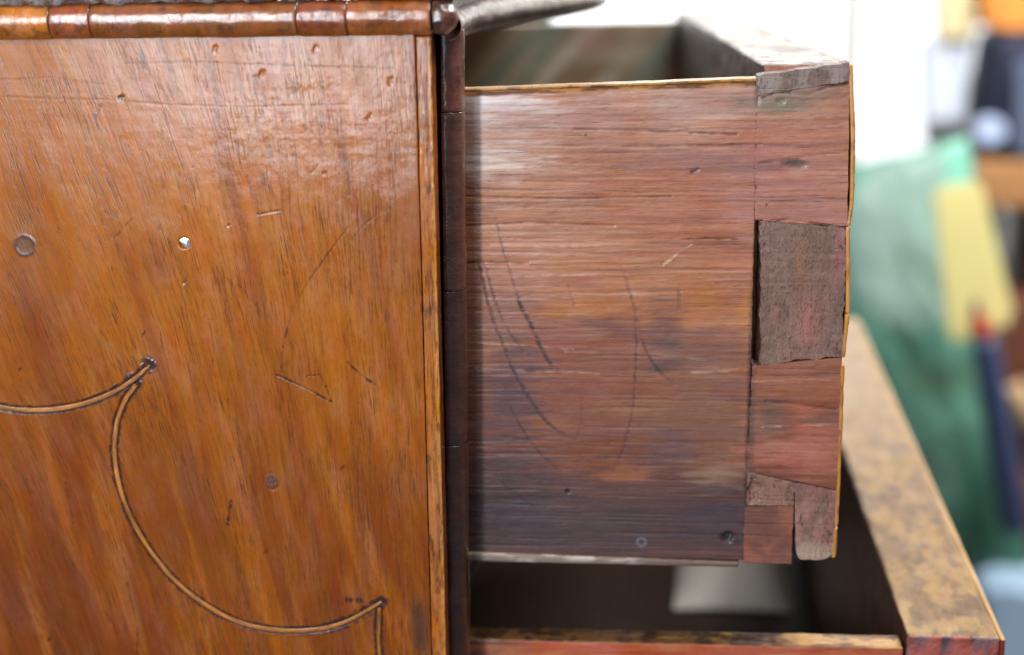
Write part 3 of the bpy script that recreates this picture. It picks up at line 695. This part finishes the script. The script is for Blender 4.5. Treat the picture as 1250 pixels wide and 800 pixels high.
board('drawer_front', (70.6, 29.4, -78), (95.0, 372, 70.6), M_RAW, up, r=0.8, step=(1.2, 2.4, 2.4), warp=front_shear, disp=rag, tint=core_tint, grain='y')
def vx(py): return np.interp(py, [78, 170, 250, 280, 380, 440, 600, 640, 690], [1040, 1043, 1042, 1037, 1037, 1031, 1025, 1023, 1019]) - 3.5
def joint(name, corners, mat, tintfn, seed, depth=8.0, proud=0.0, jit=.3, step=.36, r=.06, grain='x', corner=0):
    (BLp, BRp, TRp, TLp) = [q(*c) for c in corners]
    lo = (0, YD - proud, 0); hi = (24, YD + depth, 30)
    qw = quadwarp(lo, hi, BLp, BRp, TRp, TLp, jit, seed)
    def wp(V):
        if corner:
            V = V.copy(); cu = corner / (BRp[0] - BLp[0]) * 24; cw = corner / (TLp[1] - BLp[1]) * 30
            for sx in (0, 1):
                a = ((V[:, 0] - (24 - cu)) / cu) if sx else ((cu * .5 - V[:, 0]) / (cu * .5)); b = (cw - V[:, 2]) / cw
                m = (a > 0) & (b > 0); sc_ = np.maximum(a, b) / np.maximum(1e-6, np.hypot(a, b))
                if sx: V[m, 0] = (24 - cu) + (a * sc_ * cu)[m]
                else: V[m, 0] = cu * .5 - (a * sc_ * cu * .5)[m]
                V[m, 2] = cw - (b * sc_ * cw)[m]
        return qw(V)
    return board(name, lo, hi, mat, up, r=r, step=(step * 1.0, 2, step * 1.0), warp=wp,
                 disp=side_disp if True else None, tint=tintfn, grain=grain, faces='xyzXZ')
def pin_tint(seed, base=(142, 98, 82), pink=.6):
    def f(V, N):
        X, Z = V[:, 0], V[:, 2]; c = np.tile(srgb(*base), (len(V), 1))
        c = mix(c, srgb(112, 82, 70), sstep(.42, .62, fbm(X * .22, Z * .12, seed)) * .8)
        c = mix(c, srgb(150, 96, 88), sstep(.5, .7, fbm(X * .16, Z * .07, seed + 5)) * pink)
        c = mix(c, srgb(150, 128, 112), sstep(.62, .75, fbm(X * .9, Z * .9, seed + 7)) * .4)
        c = mix(c, srgb(40, 28, 26), sstep(.68, .78, fbm(X * 1.1, Z * .6, seed + 9)) * .7)
        if seed == 301:
            qx_, qz_ = q(987, 395); c = mix(c, srgb(160, 98, 90), np.exp(-((X - qx_) / 4) ** 2 - ((Z - qz_) / 9) ** 2) * .8)
            qx_, qz_ = q(978, 320); c = mix(c, srgb(146, 98, 68), np.exp(-((X - qx_) / 1.8) ** 2 - ((Z - qz_) / 7) ** 2) * .7)
        if seed == 302:
            qz_ = q(990, 678)[1]; c = mix(c, srgb(178, 150, 130), sstep(7, 0, Z - qz_ + 3 * (fbm(X * .5, Z * .5, 4) - .5)) * .8)
        return c
    return f
joint('dovetail_pin', [(924, 116), (vx(104), 100), (vx(80), 77), (924, 92)], M_END, pin_tint(300, (146, 128, 120), .2), 50, jit=.35, proud=.05, grain='z')['label'] = 'grey worn half pin at the top corner'
joint('dovetail_tail', [(921.5, 268.5), (vx(276), 276.5), (vx(104), 100.5), (922.5, 116.5)], M_DRAWER, side_tint, 51, jit=.2)
joint('dovetail_pin', [(928, 447), (vx(437), 436), (vx(280), 277.5), (928, 269)], M_END, pin_tint(301, (128, 96, 84)), 52, jit=.9, proud=-.15, grain='z')['label'] = 'large grey brown pin with a dark gap beside it'
joint('dovetail_tail', [(911, 575.5), (vx(597), 598), (vx(438), 436.8), (918, 447.8)], M_DRAWER, side_tint, 53, jit=.2)
joint('dovetail_pin', [(909, 617.8), (969, 616.8), (970, 588.8), (911, 576)], M_END, pin_tint(303, (146, 104, 88), .7), 54, jit=.3, proud=-.1, grain='z')
joint('dovetail_pin', [(971.5, 684), (vx(684), 684), (vx(597), 599), (970, 589.5)], M_END, pin_tint(302, (148, 104, 92), .5), 55, jit=.25, grain='z', corner=4.0)['label'] = 'lowest pin with a chipped pale corner'
joint('groove_plug', [(907, 687), (966, 689), (969, 618), (909, 619)], M_DRAWER, lambda V, N: mix(np.tile(srgb(142, 88, 68), (len(V), 1)), srgb(104, 68, 60), sstep(.4, .7, fbm(V[:, 0] * .12, V[:, 2] * .12, 5)) * .8), 56, jit=.25, proud=.1)
# golden veneer strip down the outer edge of the front, in worn lengths
def ven(name, y0p, y1p, bulge, seed):
    zt_ = q(1035, y0p)[1]; zb_ = q(1035, y1p)[1]
    lo = (0, YD - .08, zb_); hi = (1.45, 372, zt_)
    def wp(V):
        W = V.copy(); pz = np.interp(V[:, 2], [zb_, zt_], [y1p, y0p])
        x0 = np.array([q(vx(p) - 1.2, p)[0] for p in np.linspace(y0p, y1p, 20)]); x0 = np.interp(pz, np.linspace(y0p, y1p, 20), x0)
        t = (V[:, 2] - zb_) / (zt_ - zb_); W[:, 0] = x0 + V[:, 0] * (.7 + .3 * fbm(V[:, 2] * .3, V[:, 2] * 0, seed)) + bulge * np.sin(np.clip(t, 0, 1) * math.pi) * .5 - 24 * (V[:, 1] - 30) / 340.0 * (V[:, 1] > 30)
        return W
    def tt(V, N):
        c = np.tile(srgb(196, 134, 62), (len(V), 1)); c = mix(c, srgb(150, 84, 36), sstep(.5, .75, fbm(V[:, 0] * .4, V[:, 2] * .25, seed)) * .7)
        return np.where((N[:, 0] > .6)[:, None], srgb(150, 84, 40), c)
    board(name, lo, hi, M_INLAY, up, r=.5, step=(.4, 12, .6), warp=wp, tint=tt, grain='z')
for k, (a, b, bu) in enumerate(((79, 276, .2), (277, 383, .2), (384, 437, .0), (446, 642, .1), (645, 682, .1))): ven('veneer_strip', a, b, bu, 400 + k)
# runner strip on the lower edge, far side, bottom
def run_tint(V, N):
    c = np.tile(srgb(130, 112, 98), (len(V), 1)); n = fbm(V[:, 0] * .12, V[:, 2] * .8, 91)
    c = mix(c, srgb(196, 182, 170), sstep(.5, .7, n) * sstep(70, 0, np.abs(V[:, 0] - 22)) * .9); return mix(c, srgb(92, 60, 54), sstep(20, 60, V[:, 0]) * .8)
board('runner_strip', (-100, YD - .9, -81.6), (XJ - 3, YD + 9, zb - .15), M_DRAWER, up, r=.7, step=(.7, 1.5, .4),
      warp=lambda V: np.stack([V[:, 0], V[:, 1], V[:, 2] + np.interp(V[:, 0], [-20, 64], [1.2, -.1]) * (V[:, 2] > -80.6) + .2 * (fbm(V[:, 0] * .3, V[:, 0] * 0, 7) - .5)], 1), tint=run_tint, grain='x')
def far_tint(V, N):
    X, Z = V[:, 0], V[:, 2]; u = X - .9 * (Z - 40) * 1.0
    c = np.tile(srgb(214, 200, 176), (len(V), 1))  # pale base tint carries light bouncing around inside the drawer
    c = mix(c, srgb(176, 146, 110), sstep(.4, .7, fbm(X * .02 + 5, Z * .04, 95)) * .9)
    n = fbm(u * .055, Z * .012, 97, 2)
    c = mix(c, srgb(240, 236, 220), sstep(.5, .68, n) * .9)
    c = mix(c, srgb(150, 172, 160), sstep(.48, .3, n) * .8)
    c = mix(c, srgb(160, 150, 96), np.exp(-((X + 90) / 50) ** 2) * .5)
    c = mix(c, srgb(236, 180, 176), np.exp(-((X - 5) / 10) ** 2 - ((Z - 57) / 5) ** 2) * .7)
    return c
board('far_drawer_side', (-190, 352, -78), (48, 362, 66), M_DRAWER, up, r=.5, step=(2, 5, 2), tint=far_tint, grain='x')
board('drawer_bottom', (-190, 30.5, -76), (69, 351, -70), M_DRAWER, up, r=.3, step=(10, 10, 3), tint=srgb(120, 84, 60), grain='y',
      warp=lambda V: np.stack([V[:, 0] - 24 * np.clip((V[:, 1] - 30) / 340, 0, 1) * (V[:, 0] > 0), V[:, 1], V[:, 2]], 1))

# ------------------------------------------------------------------ LOWER DRAWER
low = thing('lower_drawer', 'lower drawer pulled out, rough tan top edge on its thick front, dark interior', 'drawer', (60, 220, -240))
ZL = -103.5
def lf_tint(V, N):
    X, Y, Z = V.T; n = fbm(X * .16, Y * .10, 201, 5)
    c = np.tile(srgb(146, 112, 60), (len(V), 1)); c = mix(c, srgb(104, 74, 38), sstep(.45, .62, n) * .75)
    c = mix(c, srgb(84, 56, 30), sstep(.52, .66, fbm(X * .34, Y * .13, 203)) * .7); c = mix(c, srgb(148, 120, 82), sstep(120, 320, Y) * .7)
    c = mix(c, srgb(160, 124, 72), sstep(144.6, 146, X) * .7)
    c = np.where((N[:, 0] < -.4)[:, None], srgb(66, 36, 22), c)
    e = N[:, 1] < -.5; ec = mix(np.tile(srgb(120, 88, 92), (len(V), 1)), srgb(70, 54, 66), sstep(.45, .6, fbm(X * .25, Z * .25, 205)) * .8)
    ec = mix(ec, srgb(190, 88, 70), sstep(.5, .62, fbm(X * .2, Z * .1, 207)) * .7); return np.where(e[:, None], ec, c)
def lf_disp(V, N):
    X, Y, Z = V.T; return np.where(N[:, 2] > .3, 1.5 * (fbm(X * .10, Y * .06, 211, 4) - .5), 0) + np.where(N[:, 0] < -.3, 1.8 * (fbm(Y * .08, Z * .1, 213) - .55), 0) + .3 * (fbm(X * .4 + Z, Y * .4, 215) - .5)
board('drawer_front', (118.0, 22.2, -236), (146.0, 420, ZL), M_RAW, low, r=.9, step=(.9, 1.6, 2.4),
      warp=lambda V: np.stack([V[:, 0] + (V[:, 1] - 22) * .0075 * (V[:, 0] - 118) / 28 - .004 * (V[:, 1] - 22) * (1 - (V[:, 0] - 118) / 28), V[:, 1], V[:, 2]], 1), disp=lf_disp, tint=lf_tint, grain='y')
board('veneer_strip', (146.1, 22.2, -236), (147.6, 420, ZL - .3), M_INLAY, low, r=.4, step=(.5, 3, 4),
      warp=lambda V: np.stack([V[:, 0] + (V[:, 1] - 22) * .0075, V[:, 1], V[:, 2]], 1), tint=lambda V, N: np.where((N[:, 2] > .3)[:, None], srgb(180, 138, 74), srgb(120, 44, 26)), grain='y')
def ls_tint(V, N):
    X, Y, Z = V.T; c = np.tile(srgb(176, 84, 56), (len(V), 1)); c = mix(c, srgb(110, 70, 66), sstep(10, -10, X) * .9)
    c = mix(c, srgb(190, 110, 60), sstep(.5, .7, fbm(X * .05, Z * .6, 221)) * .6)
    t = mix(np.tile(srgb(112, 74, 40), (len(V), 1)), srgb(170, 128, 70), sstep(.42, .6, fbm(X * .08, Y * .3, 223)) * sstep(20, 60, X)); t = mix(t, srgb(46, 26, 18), sstep(.56, .64, fbm(X * .2, Y * .2, 225)) * .8)
    return np.where((N[:, 2] > .4)[:, None], t, c)
board('drawer_side', (-100, 22.6, -236), (117.2, 31.5, -107.2), M_DRAWER, low, r=.7, step=(.6, .6, .8),
      warp=lambda V: np.stack([V[:, 0], V[:, 1], V[:, 2] + np.where(V[:, 2] > -200, np.interp(V[:, 0], [-20, 117], [-1.8, -.6]), 0)], 1),
      disp=lambda V, N: np.where(N[:, 2] > .3, .6 * (fbm(V[:, 0] * .15, V[:, 1] * .3, 227) - .5), 0), tint=ls_tint, grain='x')
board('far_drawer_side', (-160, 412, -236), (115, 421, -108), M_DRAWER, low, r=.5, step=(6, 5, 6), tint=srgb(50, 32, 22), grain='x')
board('drawer_bottom', (-160, 32, -232), (117, 411.5, -225), M_DRAWER, low, r=.3, step=(8, 8, 4), tint=srgb(44, 30, 22), grain='y')  # tint darkened to paint in the shade inside this drawer
# sheet added for a pale patch of light, arched so its edges darken
M_LIGHT_PATCH = plain('pale_light_patch', srgb(186, 182, 174), rough=.7, var=.05, scale=40, bump=.0004)
pc = board('light_patch_sheet', (46, 290, -224.6), (106, 400, -223.8), M_LIGHT_PATCH, None, r=.3, step=(3, 3, 1), grain='y',
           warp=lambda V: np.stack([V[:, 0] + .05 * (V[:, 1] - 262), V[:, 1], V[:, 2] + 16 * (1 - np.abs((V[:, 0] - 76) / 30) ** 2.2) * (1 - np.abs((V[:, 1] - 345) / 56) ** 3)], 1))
tag(pc, 'pale grey arched sheet added for a patch of light in the lower drawer', 'light patch')

# ------------------------------------------------------------------ WORKSHOP BEHIND (far out of focus)
def bq(px, py, y): p = at(px, py, y); return p
M_WALL = plain('whitewashed_wall', srgb(232, 232, 228), rough=.8, var=.06, scale=4)
M_GLASS = plain('overcast_window_glass', (.9, .92, .95), rough=.3, var=.02, emit=(.97, .985, 1), strength=1.7)
M_FRAME = plain('white_frame_paint', srgb(226, 226, 224), rough=.5, var=.05)
def struct(o): o['kind'] = 'structure'; return o
struct(board('wall', (-2600, 2300, -1500), (2600, 2400, 1600), M_WALL, None, r=2, step=(400, 60, 400)))
struct(board('floor', (-2600, -1800, -1560), (2600, 2290, -1502), plain('grey_floor', srgb(120, 112, 104), rough=.7), None, r=2, step=(300, 300, 40)))
win = thing('window', 'wide white window glowing with overcast daylight behind the drawers', 'window', (150, 2200, -420))
board('pane', (-1500, 2215, -420), (330, 2222, 1300), M_GLASS, win, r=.5, step=(200, 7, 200))
board('pane', (370, 2215, -420), (620, 2222, 1300), plain('frosted_window_glass', (.85, .88, .92), rough=.4, var=.05, scale=6, emit=(.82, .86, .93), strength=.82), win, r=.5, step=(50, 7, 100))
board('window_bar', (330.5, 2200, -420), (369.5, 2240, 1300), M_FRAME, win, r=4, step=(20, 20, 100))
for (a, b) in (((-1560, 2195, -480), (700, 2260, -421)), ((-1560, 2195, 1301), (700, 2260, 1360)), ((-1560, 2195, -420.5), (-1501, 2260, 1300.5)), ((641, 2195, -420.5), (700, 2260, 1300.5))):
    board('window_frame', a, b, M_FRAME, win, r=4, step=(100, 30, 100))

# green translucent sack
Yg = 1200
M_SACK = plain('green_plastic', (0, 0, 0), rough=.28, var=.15, scale=12, trans=.25, use_tint=True, spec=.6)
g0 = bq(1000, 205, Yg); 
cor = {'TL': bq(985, 215, Yg), 'TR': bq(1182, 168, Yg), 'BR': bq(1262, 715, Yg), 'BL': bq(985, 740, Yg)}
U, W_ = np.meshgrid(np.linspace(0, 1, 90), np.linspace(0, 1, 150), indexing='ij')
def sheet(s):
    P = (cor['BL'] * ((1 - U) * (1 - W_))[..., None] + cor['BR'] * (U * (1 - W_))[..., None] + cor['TR'] * (U * W_)[..., None] + cor['TL'] * ((1 - U) * W_)[..., None])
    bulge = (np.clip(U * (1 - U) * 4, 0, 1) * np.clip(W_ * (1 - W_) * 4, 0, 1)) ** .5
    P = P.copy(); P[..., 1] += s * 45 * bulge * (1 + .5 * (fbm(U * 4, W_ * 6, 9) - .5)) + s * 9 * fbm(U * 7 + W_ * 2, W_ * 4, 19) * bulge
    P[..., 2] += 8 * (fbm(U * 5, W_ * 0 + 3, 4) - .5) * (W_ > .99)
    return P.reshape(-1, 3)
VA = np.vstack([sheet(-1), sheet(1)]); n1 = U.size; idx = np.arange(n1).reshape(U.shape)
FA = np.stack([idx[:-1, :-1].ravel(), idx[1:, :-1].ravel(), idx[1:, 1:].ravel(), idx[:-1, 1:].ravel()], 1)
FA = np.vstack([FA, FA[:, ::-1] + n1])
X, Z = VA[:, 0], VA[:, 2]
T = np.tile(srgb(112, 168, 150), (len(VA), 1))
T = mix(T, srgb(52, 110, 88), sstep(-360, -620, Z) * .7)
T = mix(T, srgb(40, 118, 96), sstep(.5, .7, fbm(X * .006, Z * .006, 3)) * .6)
p = bq(1108, 290, Yg); T = mix(T, srgb(176, 202, 194), sstep(88, 66, np.hypot(X - p[0], (Z - p[2]) * .85)) * .75)
p = bq(1128, 570, Yg); T = mix(T, srgb(124, 158, 146), np.exp(-((X - p[0]) / 34) ** 2 - ((Z - p[2]) / 60) ** 2) * .8)
p = bq(1170, 205, Yg); T = mix(T, srgb(150, 226, 204), np.exp(-((X - p[0]) / 17) ** 4 - ((Z - p[2]) / 45) ** 4) * .9)
p = bq(1135, 450, Yg); T = mix(T, srgb(110, 130, 84), np.exp(-((X - p[0]) / 50) ** 2 - ((Z - p[2]) / 16) ** 2) * .6)
p = bq(1190, 620, Yg); T = mix(T, srgb(8, 52, 34), np.exp(-((X - p[0]) / 34) ** 2 - ((Z - p[2]) / 90) ** 2) * .8)
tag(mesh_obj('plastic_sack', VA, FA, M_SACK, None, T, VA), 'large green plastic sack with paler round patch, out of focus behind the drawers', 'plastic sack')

def slab(name, pts, y, depth, mat, parent=None, r=2.0):
    """solid cut to an outline given by points at distance y, with its own thickness and rounded rim"""
    P = np.array([bq(a, b, y) for a, b in pts]); c = P.mean(0); n = len(P)
    rings = [(0.0, 0), (1 - r / 20, 0), (1, depth * .2), (1, depth * .8), (1 - r / 20, depth), (0.0, depth)]
    V = []
    for s, d in rings:
        for k in range(n):
            v = c + (P[k] - c) * max(s, .001); V.append((v[0], y + d, v[2]))
    Fq = []
    for i in range(len(rings) - 1):
        for k in range(n): Fq.append((i * n + k, i * n + (k + 1) % n, (i + 1) * n + (k + 1) % n, (i + 1) * n + k))
    V = np.array(V); return mesh_obj(name, V, Fq, mat, parent, None, V, smooth=False)
Yt = 1080
tagp = [(1140, 238), (1150, 229), (1190, 222), (1199, 228), (1236, 380), (1230, 398), (1212, 402), (1200, 384), (1192, 384), (1184, 414), (1165, 418), (1158, 408)]
yc = slab('yellow_card', tagp[::-1], Yt, 3, plain('yellow_card_stock', srgb(250, 238, 160), rough=.6, var=.08, scale=14))
tag(yc, 'slanting pale yellow card hanging in front of the green sack', 'card')
# tool with red collar and dark blue shaft
tool = thing('long_handled_tool', 'slim dark blue tool with red collar reaching down from the yellow card', 'tool', tuple(bq(1238, 640, 1060)))
def rod(name, a, b, r0, r1, mat, parent, prof=None):
    a = np.array(a); b = np.array(b); d = b - a; L = np.linalg.norm(d); d /= L
    e1 = np.cross(d, [0, 1, .3]); e1 /= np.linalg.norm(e1); e2 = np.cross(d, e1)
    prof = prof or [(0, .3), (.02, .9), (.05, 1), (.95, 1), (.98, .9), (1, .3)]; V = []; S = 16
    for t, s in prof:
        r_ = (r0 + (r1 - r0) * t) * s
        for k in range(S): V.append(a + d * L * t + r_ * (math.cos(k * 2 * math.pi / S) * e1 + math.sin(k * 2 * math.pi / S) * e2))
    Fq = [(i * S + k, i * S + (k + 1) % S, (i + 1) * S + (k + 1) % S, (i + 1) * S + k) for i in range(len(prof) - 1) for k in range(S)]
    return mesh_obj(name, V, Fq, mat, parent, None, np.array(V))
rod('tip', bq(1190, 366, 1060), bq(1193, 388, 1060), 3, 5, plain('navy_metal', srgb(40, 52, 92), rough=.4), tool)
rod('collar', bq(1192, 386, 1060), bq(1202, 412, 1060), 6, 10, plain('red_plastic', srgb(196, 28, 34), rough=.4), tool)
rod('shaft', bq(1201, 411, 1060), bq(1240, 650, 1060), 13, 15, plain('slate_blue_plastic', srgb(54, 66, 100), rough=.45), tool)

# shelf rack on the right
M_SH = wood('rack_timber', fibre=(.2, .01), fibre_amt=.2, pore_amt=.2, rough=.6, coat=.1)
rack = thing('shelf_rack', 'brown timber shelf rack at the right edge, boards stacked over a dark gap', 'shelf', tuple(bq(1330, 800, 1450)))
def rb(name, px0, py0, px1, py1, y0, y1, col):
    a = bq(px0, py1, y0); b = bq(px1, py0, y0)
    return board(name, (a[0], y0, a[2]), (b[0], y1, b[2]), M_SH, rack, r=4, step=(40, 60, 40), tint=col, grain='x')
rb('shelf_board', 1186, 196, 1500, 255, 1400, 1700, srgb(186, 132, 84))
rb('shelf_board', 1205, 372, 1500, 470, 1400, 1700, srgb(110, 62, 44))
rb('shelf_board', 1225, 600, 1500, 700, 1400, 1700, srgb(96, 50, 44))
rb('back_panel', 1190, 200, 1500, 900, 1701, 1715, srgb(34, 26, 24))
rb('upright', 1198, 257, 1212, 700, 1420, 1480, srgb(60, 44, 38))
rb('upright', 1232, 257, 1262, 371, 1500, 1560, srgb(86, 76, 70))
# things on the rack
jar = rod('brush_handle', bq(1238, 470, 1350), bq(1262, 520, 1350), 14, 16, plain('pale_turned_wood', srgb(206, 170, 130), rough=.5), None)
tag(jar, 'pale wooden knob end beside the blue tool at right edge', 'handle')
blk = thing('storage_bag', 'dark navy bag with pale oval badge standing on the shelf', 'bag', tuple(bq(1225, 190, 1410)))
M_NAVY = plain('navy_cloth', srgb(44, 48, 70), rough=.8, var=.25, scale=20)
a = bq(1192, 192, 1410); b = bq(1300, 40, 1410)
board('bag_body', (a[0], 1410, a[2]), (b[0], 1540, b[2]), M_NAVY, blk, r=18, step=(8, 8, 8), disp=lambda V, N: 10 * (fbm(V[:, 0] * .02 + V[:, 1] * .02, V[:, 2] * .02, 5) - .5), grain='z',
      warp=lambda V: np.stack([V[:, 0] + .10 * (V[:, 2] - a[2]), V[:, 1], V[:, 2]], 1))
rd = bq(1208, 160, 1400)
th = np.linspace(0, 2 * math.pi, 29)[:-1]
slab('badge', [(1208 + 21 * math.cos(t), 160 + 17 * math.sin(t)) for t in th][::-1], 1398, 5, plain('pale_blue_badge', srgb(196, 212, 250), rough=.4), blk)
slab('side_pocket', [(1238, 190), (1262, 190), (1262, 70), (1240, 80)][::-1][::-1], 1396, 12, plain('grey_blue_cloth', srgb(96, 106, 130), rough=.8), blk)
pk = slab('orange_packet', [(1196, -30), (1300, -30), (1300, 36), (1232, 40), (1200, 32)], 1420, 60, plain('orange_print', srgb(236, 150, 70), rough=.5, var=.7, scale=30))
tag(pk, 'orange and yellow packet on top of the navy bag', 'packet')
cr = slab('cream_packet', [(1146, -20), (1192, -20), (1194, 48), (1150, 50)], 1440, 60, plain('cream_paper', srgb(244, 224, 176), rough=.6, var=.2))
tag(cr, 'cream paper packet left of the orange packet', 'packet')
bx = slab('white_box', [(1128, 52), (1188, 50), (1180, 150), (1132, 152)], 1450, 60, plain('bluish_white_card', srgb(226, 234, 250), rough=.6, var=.05))
tag(bx, 'bluish white box under the cream packet', 'box')
dk = slab('dark_bracket', [(1132, 156), (1190, 148), (1196, 176), (1134, 178)], 1380, 40, plain('dark_grey_metal', srgb(84, 84, 88), rough=.5, var=.3))
tag(dk, 'small dark grey lump between white box and green sack', 'bracket')
lb = slab('blue_bundle', [(1196, 712), (1222, 704), (1300, 720), (1300, 900), (1215, 900)], 1150, 90, plain('pale_blue_cloth', srgb(150, 176, 200), rough=.7, var=.2), r=4)
tag(lb, 'pale blue cloth bundle below the green sack at lower right corner', 'bundle')
